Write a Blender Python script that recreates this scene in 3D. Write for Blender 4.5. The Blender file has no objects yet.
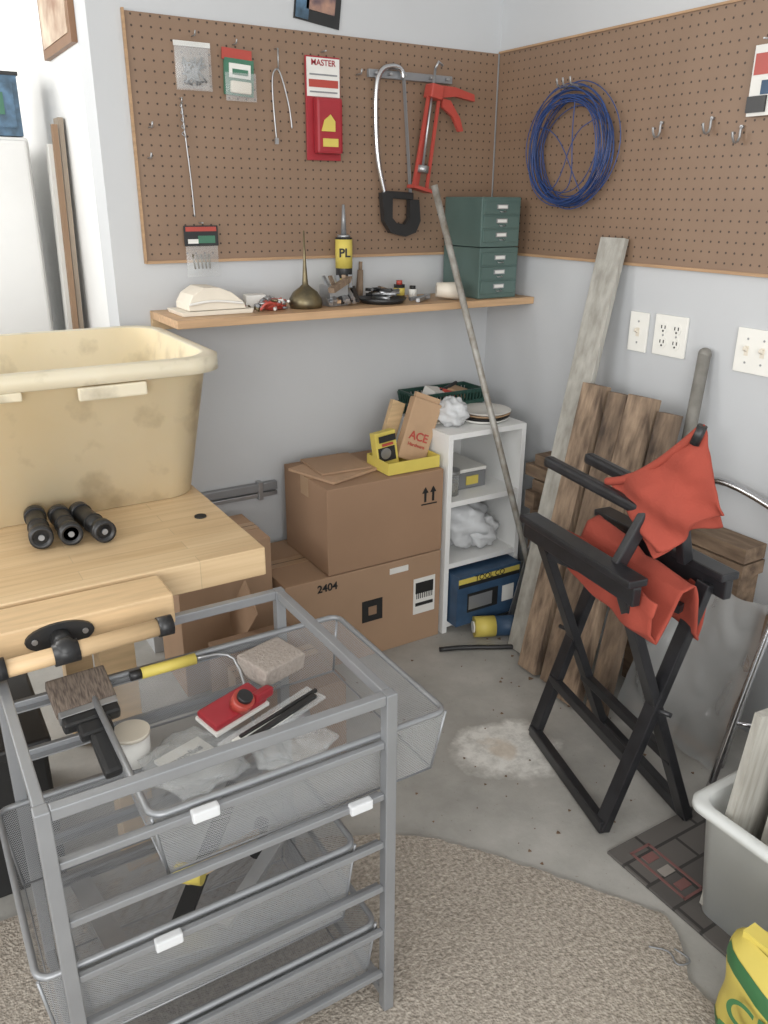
import bpy, bmesh, math, random
from mathutils import Vector, Matrix, Euler, noise as mnoise
random.seed(7)
S=bpy.context.scene
S.view_settings.view_transform='Standard'
S.view_settings.look='None'

# ---------------------------------------------------------------- materials
def nt(name):
    m=bpy.data.materials.new(name); m.use_nodes=True
    n=m.node_tree.nodes; l=m.node_tree.links
    return m,n,l,n['Principled BSDF']
def lin(c):
    g=.3*c[0]+.59*c[1]+.11*c[2]
    c=[v*.86+g*.14 for v in c]
    return tuple(((v/255)/12.92 if v/255<=.04045 else ((v/255+.055)/1.055)**2.4) for v in c)+(1,)
def M(name,rgb,rough=.6,metal=0,var=.12,scale=12,bump=0,bscale=None,rgb2=None,stretch=None,alpha=None,trans=0,emit=0,coat=0,detail=4):
    m,n,l,b=nt(name)
    c=lin(rgb)
    tc=n.new('ShaderNodeTexCoord'); mp=n.new('ShaderNodeMapping'); l.new(tc.outputs['Object'],mp.inputs[0])
    if stretch: mp.inputs['Scale'].default_value=stretch
    no=n.new('ShaderNodeTexNoise'); no.inputs['Scale'].default_value=scale; no.inputs['Detail'].default_value=detail
    l.new(mp.outputs[0],no.inputs['Vector'])
    cr=n.new('ShaderNodeValToRGB'); e=cr.color_ramp.elements
    e[0].position=.3;e[1].position=.7
    if rgb2: e[0].color=lin(rgb2); e[1].color=c
    else:
        e[0].color=tuple(v*(1-var) for v in c[:3])+(1,); e[1].color=tuple(min(1,v*(1+var)) for v in c[:3])+(1,)
    l.new(no.outputs['Fac'],cr.inputs[0]); l.new(cr.outputs[0],b.inputs['Base Color'])
    b.inputs['Roughness'].default_value=rough; b.inputs['Metallic'].default_value=metal
    if coat: b.inputs['Coat Weight'].default_value=coat
    if trans: b.inputs['Transmission Weight'].default_value=trans
    if alpha is not None: b.inputs['Alpha'].default_value=alpha
    if bump:
        n2=n.new('ShaderNodeTexNoise'); n2.inputs['Scale'].default_value=bscale or scale*4; n2.inputs['Detail'].default_value=5
        l.new(mp.outputs[0],n2.inputs['Vector'])
        bp=n.new('ShaderNodeBump'); bp.inputs['Strength'].default_value=bump; bp.inputs['Distance'].default_value=.01
        l.new(n2.outputs['Fac'],bp.inputs['Height']); l.new(bp.outputs[0],b.inputs['Normal'])
    return m
def mth(n,l,op,a,b=None,c=None):
    x=n.new('ShaderNodeMath'); x.operation=op
    for i,v in enumerate((a,b,c)):
        if v is None: continue
        if isinstance(v,(int,float)): x.inputs[i].default_value=v
        else: l.new(v,x.inputs[i])
    return x.outputs[0]
def peg():
    m,n,l,b=nt('pegboard_brown')
    tc=n.new('ShaderNodeTexCoord'); sp=n.new('ShaderNodeSeparateXYZ'); l.new(tc.outputs['Object'],sp.inputs[0])
    a=mth(n,l,'ADD',sp.outputs[0],sp.outputs[1]); p=.0254
    def ax(o):
        t=mth(n,l,'FRACT',mth(n,l,'DIVIDE',mth(n,l,'ADD',o,10*p+.0127),p)); t=mth(n,l,'SUBTRACT',t,.5)
        return mth(n,l,'MULTIPLY',t,t)
    d=mth(n,l,'SQRT',mth(n,l,'ADD',ax(a),ax(sp.outputs[2])))
    h=mth(n,l,'LESS_THAN',d,.115)
    no=n.new('ShaderNodeTexNoise'); no.inputs['Scale'].default_value=9; no.inputs['Detail'].default_value=6
    l.new(tc.outputs['Object'],no.inputs['Vector'])
    cr=n.new('ShaderNodeValToRGB'); cr.color_ramp.elements[0].color=lin((128,100,78)); cr.color_ramp.elements[1].color=lin((144,115,91))
    l.new(no.outputs['Fac'],cr.inputs[0])
    mx=n.new('ShaderNodeMix'); mx.data_type='RGBA'; l.new(h,mx.inputs[0]); l.new(cr.outputs[0],mx.inputs[6]); mx.inputs[7].default_value=lin((66,48,38))
    l.new(mx.outputs[2],b.inputs['Base Color']); b.inputs['Roughness'].default_value=.5
    return m
def meshmat(name,rgb,pitch=.0045,w=.27):
    m,n,l,b=nt(name)
    tc=n.new('ShaderNodeTexCoord'); sp=n.new('ShaderNodeSeparateXYZ'); l.new(tc.outputs['Object'],sp.inputs[0])
    g=n.new('ShaderNodeSeparateXYZ'); l.new(tc.outputs['Normal'],g.inputs[0])
    top=mth(n,l,'GREATER_THAN',mth(n,l,'ABSOLUTE',g.outputs[2]),.7)
    xy=mth(n,l,'ADD',sp.outputs[0],sp.outputs[1])
    def mix(f,a,c):
        return mth(n,l,'ADD',mth(n,l,'MULTIPLY',f,a),mth(n,l,'MULTIPLY',mth(n,l,'SUBTRACT',1,f),c))
    A=mix(top,sp.outputs[0],xy); Bc=mix(top,sp.outputs[1],sp.outputs[2])
    A2=mth(n,l,'ADD',A,Bc);B2=mth(n,l,'SUBTRACT',A,Bc)
    fa=mth(n,l,'LESS_THAN',mth(n,l,'FRACT',mth(n,l,'ADD',mth(n,l,'DIVIDE',A2,pitch),500)),w)
    fb=mth(n,l,'LESS_THAN',mth(n,l,'FRACT',mth(n,l,'ADD',mth(n,l,'DIVIDE',B2,pitch),500)),w)
    al=mth(n,l,'MAXIMUM',fa,fb)
    b.inputs['Base Color'].default_value=lin(rgb); b.inputs['Metallic'].default_value=.35; b.inputs['Roughness'].default_value=.4
    l.new(al,b.inputs['Alpha'])
    return m
def butcher(name,c1,c2,sx=14):
    m,n,l,b=nt(name)
    tc=n.new('ShaderNodeTexCoord'); br=n.new('ShaderNodeTexBrick')
    l.new(tc.outputs['Object'],br.inputs['Vector'])
    br.inputs['Color1'].default_value=lin(c1); br.inputs['Color2'].default_value=lin(c2); br.inputs['Mortar'].default_value=lin([v*.88 for v in c1])
    br.inputs['Scale'].default_value=1; br.inputs['Brick Width'].default_value=.42; br.inputs['Row Height'].default_value=.042; br.inputs['Mortar Size'].default_value=.0008
    no=n.new('ShaderNodeTexNoise'); mp=n.new('ShaderNodeMapping'); mp.inputs['Scale'].default_value=(4,90,90); l.new(tc.outputs['Object'],mp.inputs[0]); l.new(mp.outputs[0],no.inputs['Vector']); no.inputs['Scale'].default_value=1; no.inputs['Detail'].default_value=4
    mx=n.new('ShaderNodeMix'); mx.data_type='RGBA'; mx.blend_type='MULTIPLY'; mx.inputs[0].default_value=.35
    cr=n.new('ShaderNodeValToRGB'); cr.color_ramp.elements[0].color=(.6,.5,.4,1); cr.color_ramp.elements[0].position=.3; cr.color_ramp.elements[1].position=.6
    l.new(no.outputs['Fac'],cr.inputs[0]); l.new(br.outputs['Color'],mx.inputs[6]); l.new(cr.outputs[0],mx.inputs[7])
    l.new(mx.outputs[2],b.inputs['Base Color']); b.inputs['Roughness'].default_value=.42
    return m
def concrete():
    m,n,l,b=nt('concrete_floor')
    tc=n.new('ShaderNodeTexCoord')
    def noise(s,d=6,r=.6):
        x=n.new('ShaderNodeTexNoise'); x.inputs['Scale'].default_value=s; x.inputs['Detail'].default_value=d; x.inputs['Roughness'].default_value=r; l.new(tc.outputs['Object'],x.inputs['Vector']); return x
    def ramp(o,p0,c0,p1,c1):
        r=n.new('ShaderNodeValToRGB'); r.color_ramp.elements[0].position=p0; r.color_ramp.elements[1].position=p1
        r.color_ramp.elements[0].color=c0; r.color_ramp.elements[1].color=c1; l.new(o,r.inputs[0]); return r
    def mixc(f,a,c):
        x=n.new('ShaderNodeMix'); x.data_type='RGBA'; l.new(f,x.inputs[0]); l.new(a,x.inputs[6]); x.inputs[7].default_value=c; return x.outputs[2]
    base=ramp(noise(5).outputs['Fac'],.3,lin((150,148,142)),.7,lin((182,179,173)))
    sp=ramp(noise(110,3).outputs['Fac'],.66,(0,0,0,1),.74,(.8,.8,.8,1))
    col=mixc(sp.outputs[0],base.outputs[0],lin((130,118,106)))
    mp=n.new('ShaderNodeMapping'); mp.inputs['Location'].default_value=(.63,.985,0); l.new(tc.outputs['Object'],mp.inputs[0])
    ln=n.new('ShaderNodeVectorMath'); ln.operation='LENGTH'; l.new(mp.outputs[0],ln.inputs[0])
    ns=noise(8,6,.6)
    r=mth(n,l,'ADD',ln.outputs['Value'],mth(n,l,'MULTIPLY',mth(n,l,'SUBTRACT',ns.outputs['Fac'],.5),.24))
    damp=ramp(r,.13,(.45,.45,.45,1),.22,(0,0,0,1))
    col=mixc(damp.outputs[0],col,lin((142,138,130)))
    sr=ramp(r,.105,(1,1,1,1),.15,(0,0,0,1))
    mk=mth(n,l,'MULTIPLY',sr.outputs[0],ramp(noise(24,6,.7).outputs['Fac'],.32,(.3,.3,.3,1),.58,(.9,.9,.9,1)).outputs[0])
    col=mixc(mk,col,lin((228,226,220)))
    r2=ramp(r,.02,(.5,.5,.5,1),.05,(0,0,0,1))
    col=mixc(r2.outputs[0],col,lin((198,176,150)))
    l.new(col,b.inputs['Base Color']); b.inputs['Roughness'].default_value=.62
    bp=n.new('ShaderNodeBump'); bp.inputs['Strength'].default_value=.15; bp.inputs['Distance'].default_value=.005; l.new(noise(60).outputs['Fac'],bp.inputs['Height']); l.new(bp.outputs[0],b.inputs['Normal'])
    return m
def rugmat():
    m,n,l,b=nt('rug_beige')
    tc=n.new('ShaderNodeTexCoord')
    v=n.new('ShaderNodeTexVoronoi'); v.inputs['Scale'].default_value=210; l.new(tc.outputs['Object'],v.inputs['Vector'])
    no=n.new('ShaderNodeTexNoise'); no.inputs['Scale'].default_value=120; no.inputs['Detail'].default_value=6; l.new(tc.outputs['Object'],no.inputs['Vector'])
    r=n.new('ShaderNodeValToRGB'); r.color_ramp.elements[0].position=.3; r.color_ramp.elements[1].position=.68
    r.color_ramp.elements[0].color=lin((130,120,108)); r.color_ramp.elements[1].color=lin((184,173,159)); l.new(no.outputs['Fac'],r.inputs[0])
    l.new(r.outputs[0],b.inputs['Base Color']); b.inputs['Roughness'].default_value=1
    bp=n.new('ShaderNodeBump'); bp.inputs['Strength'].default_value=.5; bp.inputs['Distance'].default_value=.004
    l.new(mth(n,l,'ADD',v.outputs['Distance'],no.outputs['Fac']),bp.inputs['Height']); l.new(bp.outputs[0],b.inputs['Normal'])
    return m
def brickmat():
    m,n,l,b=nt('mat_brick_pattern')
    tc=n.new('ShaderNodeTexCoord'); br=n.new('ShaderNodeTexBrick'); l.new(tc.outputs['Object'],br.inputs['Vector'])
    br.inputs['Color1'].default_value=lin((84,80,77)); br.inputs['Color2'].default_value=lin((100,95,91)); br.inputs['Mortar'].default_value=lin((58,55,53))
    br.inputs['Scale'].default_value=1; br.inputs['Brick Width'].default_value=.16; br.inputs['Row Height'].default_value=.07; br.inputs['Mortar Size'].default_value=.004
    l.new(br.outputs['Color'],b.inputs['Base Color']); b.inputs['Roughness'].default_value=.85
    return m
def totemat(name,c1,c2,c3):
    m,n,l,b=nt(name)
    tc=n.new('ShaderNodeTexCoord')
    def ns(s,st,d=6):
        mp=n.new('ShaderNodeMapping'); mp.inputs['Scale'].default_value=st; l.new(tc.outputs['Object'],mp.inputs[0])
        x=n.new('ShaderNodeTexNoise'); x.inputs['Scale'].default_value=s; x.inputs['Detail'].default_value=d; l.new(mp.outputs[0],x.inputs['Vector']); return x.outputs['Fac']
    r=n.new('ShaderNodeValToRGB'); r.color_ramp.elements[0].position=.35; r.color_ramp.elements[1].position=.65; r.color_ramp.elements[0].color=lin(c2); r.color_ramp.elements[1].color=lin(c1); l.new(ns(2.5,(1,1,1)),r.inputs[0])
    k=n.new('ShaderNodeValToRGB'); k.color_ramp.elements[0].position=.56; k.color_ramp.elements[1].position=.72; k.color_ramp.elements[0].color=(0,0,0,1); k.color_ramp.elements[1].color=(.65,.65,.65,1); l.new(ns(12,(1,1,1),9),k.inputs[0])
    mx=n.new('ShaderNodeMix'); mx.data_type='RGBA'; l.new(k.outputs[0],mx.inputs[0]); l.new(r.outputs[0],mx.inputs[6]); mx.inputs[7].default_value=lin(c3)
    l.new(mx.outputs[2],b.inputs['Base Color']); b.inputs['Roughness'].default_value=.42
    b.inputs['Subsurface Weight'].default_value=.12; b.inputs['Subsurface Radius'].default_value=(.03,.02,.01)
    return m

wallm=M('paint_wall',(191,193,195),.7,var=.03,scale=2.5,bump=.03,bscale=80)
white=M('paint_white',(228,228,226),.5,var=.03,scale=4)
pegm=peg(); trimw=M('wood_trim',(176,138,100),.6,var=.15,scale=8,stretch=(1,1,12))
shelfw=M('wood_shelf',(194,154,112),.5,var=.14,scale=3,stretch=(2,30,30))
butch=butcher('wood_butcher',(214,184,140),(203,171,126))
woodl=M('wood_light',(206,172,126),.5,var=.12,scale=3,stretch=(3,30,30))
grayw=M('wood_weathered_gray',(180,177,168),.8,rgb2=(148,144,134),scale=3,stretch=(30,14,2),bump=.15)
brownw=M('wood_rough_brown',(172,145,118),.88,rgb2=(84,67,54),scale=4.2,stretch=(8,8,1.5),bump=.5,bscale=12,detail=9)
brownk=M('wood_rough_brown_dark',(150,125,101),.88,rgb2=(70,57,48),scale=4.8,stretch=(7,7,1.2),bump=.5,bscale=12,detail=9)
brownh=M('wood_scrap',(146,120,95),.85,rgb2=(98,78,61),scale=4,stretch=(10,2,10),bump=.3)
card=M('cardboard',(166,132,102),.85,var=.05,scale=5)
cardb=M('cardboard_b',(156,121,92),.85,var=.05,scale=4)
cardd=M('cardboard_dark',(142,112,86),.85,var=.08,scale=5)
tape=M('packing_tape',(174,140,106),.35,var=.04)
black=M('black_plastic',(38,38,39),.4,var=.2)
blackw=M('black_painted_wood',(37,37,40),.35,var=.25,scale=30)
steel=M('steel_brushed',(172,173,175),.35,metal=.75,var=.08)
frame=M('frame_gray_paint',(143,145,148),.38,metal=.4,var=.05)
chrome=M('chrome',(205,205,208),.18,metal=1,var=.03)
orange=M('canvas_rust_orange',(164,62,45),.88,var=.12,scale=10,bump=.15,bscale=300)
red=M('red_plastic',(168,36,46),.4,var=.06)
redp=M('red_paint',(184,66,54),.4,var=.06)
blue=M('blue_wire',(42,70,130),.4,var=.15)
blueb=M('blue_box',(48,78,110),.5,var=.2,scale=20)
yel=M('yellow_print',(212,190,78),.5,var=.06)
green=M('green_cabinet_paint',(84,108,102),.45,metal=.1,var=.1,scale=6)
greenl=M('green_label',(60,116,90),.5)
greent=M('green_tray_plastic',(34,72,62),.45,var=.1)
totem=totemat('tote_yellowed_plastic',(228,211,174),(220,199,155),(184,164,128))
toted=totemat('tote_dirty_rim',(216,206,182),(205,193,163),(146,133,108))
clearp=M('clear_plastic',(225,228,228),.12,var=.03,alpha=.28)
sheetp=M('crumpled_plastic_sheet',(220,222,222),.08,var=.03,alpha=.34)
bagw=M('plastic_bag_white',(228,230,232),.35,var=.05,alpha=.75,bump=.6,bscale=25)
binm=M('translucent_bin_plastic',(232,235,232),.35,var=.03,alpha=.72)
paper=M('paper_white',(222,220,214),.7,var=.04)
kraft=M('kraft_paper',(184,148,112),.8,var=.08,scale=12,bump=.25,bscale=18)
cream=M('cream_plastic',(222,212,194),.45,var=.04)
plate=M('outlet_plate',(232,230,222),.35,var=.02)
dark=M('dark_slot',(30,30,30),.6)
brist=M('bristle',(134,118,104),.9,rgb2=(80,68,60),scale=60,stretch=(6,1,1))
spon=M('sanding_sponge',(168,156,146),.95,var=.1,scale=120,bump=.5,bscale=200)
brass=M('old_brass',(130,116,82),.38,metal=.65,rgb2=(88,80,62),scale=25)
foil=M('framed_panel_gray',(150,148,144),.3,metal=.1,rgb2=(112,108,103),scale=5,bump=.3,bscale=8)
leafm=M('dry_leaf',(118,92,70),.9,var=.35,scale=40)
mesh=meshmat('wire_mesh_silver',(172,174,177))
floorm=concrete(); rugm=rugmat(); brickm=brickmat()
skinp=M('photo_print_skin',(200,150,120),.3,rgb2=(70,60,80),scale=22)
artm=M('art_print',(214,196,170),.4,rgb2=(150,110,84),scale=12)
bluep=M('blue_print',(90,130,165),.4,rgb2=(44,60,70),scale=20)
conduit=M('conduit_galvanized',(172,170,164),.5,metal=.25,rgb2=(128,118,104),scale=30)
poleg=M('pole_gray',(140,137,130),.6,rgb2=(112,108,100),scale=20)

# ---------------------------------------------------------------- builder
class Bd:
    def __init__(s,name): s.name=name; s.bm=bmesh.new(); s.mats=[]
    def mi(s,m):
        if m not in s.mats: s.mats.append(m)
        return s.mats.index(m)
    def add(s,tb,mat,mx=None,smooth=False):
        i=s.mi(mat); vm={}
        for v in tb.verts: vm[v]=s.bm.verts.new(mx@v.co if mx else v.co)
        for f in tb.faces:
            try: nf=s.bm.faces.new([vm[v] for v in f.verts])
            except ValueError: continue
            nf.material_index=i; nf.smooth=f.smooth or smooth
        tb.free()
    def box(s,c,d,mat,rot=(0,0,0),bev=0,mx=None,taper=None,seg=2):
        tb=bmesh.new(); bmesh.ops.create_cube(tb,size=1)
        for v in tb.verts:
            k=1
            if taper and v.co.z<0: k=taper
            v.co=Vector((v.co.x*d[0]*k,v.co.y*d[1]*k,v.co.z*d[2]))
        if bev: bmesh.ops.bevel(tb,geom=tb.edges[:],offset=bev,segments=seg,affect='EDGES',profile=.6)
        m=Matrix.Translation(c)@Euler(rot).to_matrix().to_4x4()
        if mx: m=mx@m
        s.add(tb,mat,m); return s
    def bar(s,p0,p1,w,t,mat,up=(0,0,1),bev=0):
        p0,p1=Vector(p0),Vector(p1); z=(p1-p0); L=z.length; z.normalize()
        x=Vector(up).cross(z)
        if x.length<1e-3: x=Vector((1,0,0)).cross(z)
        x.normalize(); y=z.cross(x)
        m=Matrix.Translation((p0+p1)/2)@Matrix((x,y,z)).transposed().to_4x4()
        s.box((0,0,0),(w,t,L),mat,bev=bev,mx=m); return s
    def cyl(s,p0,p1,r,mat,r2=None,seg=16,caps=True):
        p0,p1=Vector(p0),Vector(p1); z=p1-p0; L=z.length
        tb=bmesh.new(); bmesh.ops.create_cone(tb,cap_ends=caps,segments=seg,radius1=r,radius2=r if r2 is None else r2,depth=L)
        for f in tb.faces:
            if len(f.verts)==4: f.smooth=True
        m=Matrix.Translation((p0+p1)/2)@Vector((0,0,1)).rotation_difference(z.normalized()).to_matrix().to_4x4()
        s.add(tb,mat,m); return s
    def sph(s,c,r,mat,sc=(1,1,1),rot=(0,0,0)):
        tb=bmesh.new(); bmesh.ops.create_uvsphere(tb,u_segments=20,v_segments=12,radius=r)
        m=Matrix.Translation(c)@Euler(rot).to_matrix().to_4x4()@Matrix.Diagonal((*sc,1))
        s.add(tb,mat,m,True); return s
    def tube(s,pts,r,mat,seg=8,closed=False,smooth_pts=0):
        P=[Vector(p) for p in pts]
        for _ in range(smooth_pts):
            Q=[] if closed else [P[0]]
            n=len(P)
            for i in range(n if closed else n-1):
                a,b=P[i],P[(i+1)%n]; Q+= [a*.75+b*.25,a*.25+b*.75]
            if not closed: Q.append(P[-1])
            P=Q
        n=len(P); i=s.mi(mat); rings=[]
        T=[]
        for k in range(n):
            if closed: t=P[(k+1)%n]-P[k-1]
            else: t=P[min(k+1,n-1)]-P[max(k-1,0)]
            T.append(t.normalized())
        nrm=T[0].orthogonal().normalized()
        for k in range(n):
            nrm=(nrm-T[k]*nrm.dot(T[k])).normalized(); bn=T[k].cross(nrm)
            rr=r[k] if isinstance(r,list) else r
            rings.append([s.bm.verts.new(P[k]+(nrm*math.cos(2*math.pi*j/seg)+bn*math.sin(2*math.pi*j/seg))*rr) for j in range(seg)])
        for k in range(n if closed else n-1):
            a,b=rings[k],rings[(k+1)%n]
            for j in range(seg):
                f=s.bm.faces.new((a[j],a[(j+1)%seg],b[(j+1)%seg],b[j])); f.material_index=i; f.smooth=True
        if not closed:
            for R_ in (rings[0],rings[-1]):
                f=s.bm.faces.new(R_); f.material_index=i
        return s
    def lathe(s,prof,c,mat,seg=24,axis=None):
        c=Vector(c); i=s.mi(mat); rings=[]
        q=Vector((0,0,1)).rotation_difference(Vector(axis).normalized()) if axis else None
        for r,z in prof:
            ring=[]
            for j in range(seg):
                v=Vector((r*math.cos(2*math.pi*j/seg),r*math.sin(2*math.pi*j/seg),z))
                if q: v=q@v
                ring.append(s.bm.verts.new(c+v))
            rings.append(ring)
        for a,b in zip(rings,rings[1:]):
            for j in range(seg):
                f=s.bm.faces.new((a[j],a[(j+1)%seg],b[(j+1)%seg],b[j])); f.material_index=i; f.smooth=True
        return s
    def poly(s,pts,ext,mat):
        i=s.mi(mat); e=Vector(ext)
        a=[s.bm.verts.new(Vector(p)) for p in pts]; b=[s.bm.verts.new(Vector(p)+e) for p in pts]
        n=len(a); fs=[s.bm.faces.new(a),s.bm.faces.new(b[::-1])]
        for k in range(n): fs.append(s.bm.faces.new((a[k],a[(k+1)%n],b[(k+1)%n],b[k])))
        for f in fs: f.material_index=i
        return s
    def grid(s,fn,nu,nv,mat,smooth=True):
        i=s.mi(mat)
        g=[[s.bm.verts.new(Vector(fn(a/nu,b/nv))) for b in range(nv+1)] for a in range(nu+1)]
        for a in range(nu):
            for b in range(nv):
                f=s.bm.faces.new((g[a][b],g[a+1][b],g[a+1][b+1],g[a][b+1])); f.material_index=i; f.smooth=smooth
        return s
    def done(s,center=True,solid=0,rot=None):
        bmesh.ops.recalc_face_normals(s.bm,faces=s.bm.faces[:])
        me=bpy.data.meshes.new(s.name); 
        for m in s.mats: me.materials.append(m)
        o=Vector((0,0,0))
        if center and s.bm.verts:
            xs=[v.co for v in s.bm.verts]
            lo=Vector([min(v[k] for v in xs) for k in range(3)]); hi=Vector([max(v[k] for v in xs) for k in range(3)])
            o=Vector(((lo.x+hi.x)/2,(lo.y+hi.y)/2,lo.z))
            bmesh.ops.translate(s.bm,verts=s.bm.verts[:],vec=-o)
        s.bm.to_mesh(me); s.bm.free()
        ob=bpy.data.objects.new(s.name,me); S.collection.objects.link(ob); ob.location=o
        if solid:
            md=ob.modifiers.new('thick','SOLIDIFY'); md.thickness=solid
        return ob
def text(parent,name,body,loc,size,mat,xdir,updir):
    cu=bpy.data.curves.new(name,'FONT'); cu.body=body; cu.size=size; cu.extrude=.0003; cu.align_x='CENTER'; cu.align_y='CENTER'; cu.offset=.0008 if size>.03 else .0003
    o=bpy.data.objects.new(name,cu); cu.materials.append(mat); S.collection.objects.link(o)
    x=Vector(xdir).normalized(); y=Vector(updir).normalized(); z=x.cross(y)
    o.matrix_world=Matrix.Translation(Vector(loc))@Matrix((x,y,z)).transposed().to_4x4()
    bpy.context.view_layer.update()
    mw=o.matrix_world.copy(); o.parent=parent; o.matrix_parent_inverse=Matrix.Translation(parent.location).inverted(); o.matrix_world=mw
    return o

# ---------------------------------------------------------------- room
def slab(name,lo,hi,mat):
    c=[(a+b)/2 for a,b in zip(lo,hi)]; d=[b-a for a,b in zip(lo,hi)]
    return Bd(name).box(c,d,mat).done(center=False)
slab('floor',(-4.5,-4.5,-.1),(.12,3.1,0),floorm)
slab('wall_back',(-1.31,0,0),(.12,.12,2.5),wallm)
slab('wall_right',(0,-4.5,0),(.12,0,2.5),wallm)
slab('wall_doorway',(-1.31,.12,0),(-1.19,3.0,2.5),white)
slab('wall_far',(-4.5,3.0,0),(-1.19,3.12,2.5),white)
slab('ceiling',(-4.5,-4.5,2.5),(.12,3.12,2.6),white)
slab('wall_left',(-4.62,-4.5,0),(-4.5,3.12,2.5),wallm)
Bd('pegboard').box((-.617,-.006,1.538),(1.205,.006,.61),pegm).box((-.617,-.008,1.231),(1.207,.012,.008),trimw).box((-1.222,-.008,1.538),(.006,.012,.62),trimw).done()
Bd('pegboard').box((-.006,-1.0,1.538),(.006,1.98,.61),pegm).box((-.008,-1.0,1.231),(.012,1.98,.008),trimw).box((-.008,-1.0,1.846),(.012,1.98,.006),trimw).done()

b=Bd('wall_shelf'); b.box((-.612,-.125,1.088),(1.22,.25,.022),shelfw,bev=.002).box((-.612,-.012,1.062),(1.22,.022,.03),woodl)
b.done()

def plate_(name,y,z,w,h,kind):
    b=Bd(name); b.box((-.004,y,z),(.007,w,h),plate,bev=.002)
    if kind=='outlet':
        for dy in (-.023,.023):
            for dz in (-.02,.02):
                b.cyl((-.0075,y+dy,z+dz),(-.0095,y+dy,z+dz),.0155,plate)
                for k in (-.006,.006): b.box((-.0098,y+dy+k,z+dz+.003),(.001,.003,.009),dark)
                b.cyl((-.0095,y+dy,z+dz-.008),(-.0102,y+dy,z+dz-.008),.003,dark,seg=8)
            b.cyl((-.0075,y+dy,z),(-.0086,y+dy,z),.003,steel,seg=8)
    else:
        for dy in ([0] if kind=='1' else [-.023,.023]):
            b.box((-.008,y+dy,z),(.002,.011,.025),cream); b.box((-.013,y+dy,z+.004),(.014,.007,.009),cream,rot=(0,.5,0))
            for dz in (-.03,.03): b.cyl((-.0075,y+dy,z+dz),(-.0086,y+dy,z+dz),.003,steel,seg=8)
    b.done()
plate_('light_switch',-.715,1.045,.068,.112,'1')
plate_('electrical_outlet',-.83,1.048,.112,.112,'outlet')
plate_('light_switch',-1.10,1.045,.112,.112,'2')

# ---- pegboard right
b=Bd('wire_coil'); cy,cz=-.40,1.545
for k in range(22):
    r=.150+random.uniform(-.022,.014); oy=random.uniform(-.014,.014); oz=random.uniform(-.016,.012); ph=random.random()*6; x0=-.02-.0022*k
    b.tube([(x0+.006*math.sin(2*a+ph),cy+oy+(r*1.05)*math.cos(a)+.005*math.sin(3*a+ph),cz+oz+r*1.03*math.sin(a)+.006*math.cos(2*a+ph)) for a in [2*math.pi*j/44 for j in range(44)]],.0016,blue,seg=5,closed=True)
for a in (.5,1.8,2.6): b.tube([(-.06,cy+.14*math.cos(a),cz+.14*math.sin(a)),(-.07,cy+.05*math.cos(a+.7),cz+.04),(-.065,cy+.08*math.cos(a+2.2),cz-.1),(-.06,cy+.1*math.cos(a+3),cz-.13)],.0016,blue,seg=5,smooth_pts=2)
for k in (-.03,0,.025): b.tube([(-.0095,cy+k,cz+.165),(-.08,cy+k,cz+.162),(-.085,cy+k,cz+.185)],.0028,steel,smooth_pts=1)
b.done()
for y,z in ((-.72,1.575),(-.88,1.575),(-.97,1.55)):
    Bd('pegboard_hook').tube([(-.010,y,z+.02),(-.018,y,z+.02),(-.018,y,z-.01),(-.034,y,z-.018),(-.044,y,z-.005),(-.046,y,z+.008)],.003,steel,seg=6,smooth_pts=1).cyl((-.0095,y,z+.02),(-.018,y,z+.02),.004,steel,seg=8).done()
b=Bd('hanging_parts_card'); b.box((-.022,-1.035,1.665),(.008,.10,.15),paper).box((-.0265,-1.035,1.70),(.002,.09,.045),redp).box((-.0265,-1.045,1.65),(.002,.06,.03),blueb).box((-.027,-1.01,1.615),(.01,.05,.035),black).cyl((-.0095,-1.035,1.745),(-.07,-1.035,1.745),.002,steel,seg=6); b.done()

# ---- pegboard back
def hook(x,z,nm='pegboard_hook'):
    Bd(nm).tube([(x,-.0095,z),(x,-.04,z),(x,-.045,z+.012)],.0025,steel,seg=6).done()
b=Bd('clear_parts_bag'); b.grid(lambda u,v:(-1.05+(u-.5)*.10,-.022-.012*math.sin(3.1*u)*math.sin(3.1*v),1.785-.115*v),8,8,clearp)
b.grid(lambda u,v:(-1.05+(u-.5)*.09,-.016,1.78-.105*v),4,4,clearp)
b.box((-1.05,-.02,1.78),(.10,.003,.012),paper)
for i in range(22): b.cyl((-1.05+random.uniform(-.03,.035),-.026,1.70+random.uniform(-.02,.05)),(-1.05+random.uniform(-.03,.035),-.026,1.70+random.uniform(-.02,.05)),.003,frame,seg=6)
b.tube([(-1.045,-.0095,1.80),(-1.045,-.035,1.80),(-1.045,-.04,1.81)],.002,steel,seg=6); b.done()
b=Bd('hanging_hardware_package'); b.box((-.925,-.020,1.765),(.085,.006,.028),redp,rot=(0,.05,0)).box((-.922,-.020,1.71),(.085,.008,.09),greenl,rot=(0,.05,0)).box((-.92,-.026,1.725),(.062,.004,.035),paper,rot=(0,.05,0)).box((-.92,-.029,1.722),(.045,.002,.014),greenl,rot=(0,.05,0)).box((-.92,-.028,1.685),(.06,.012,.03),cream,rot=(0,.05,0),bev=.004).tube([(-.93,-.0095,1.79),(-.93,-.035,1.79),(-.93,-.04,1.80)],.002,steel,seg=6).grid(lambda u,v:(-.922+(u-.5)*.09,-.034-.010*math.sin(3.1*u)*math.sin(3.1*v),1.72-.07*v),8,8,clearp); b.done()
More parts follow.
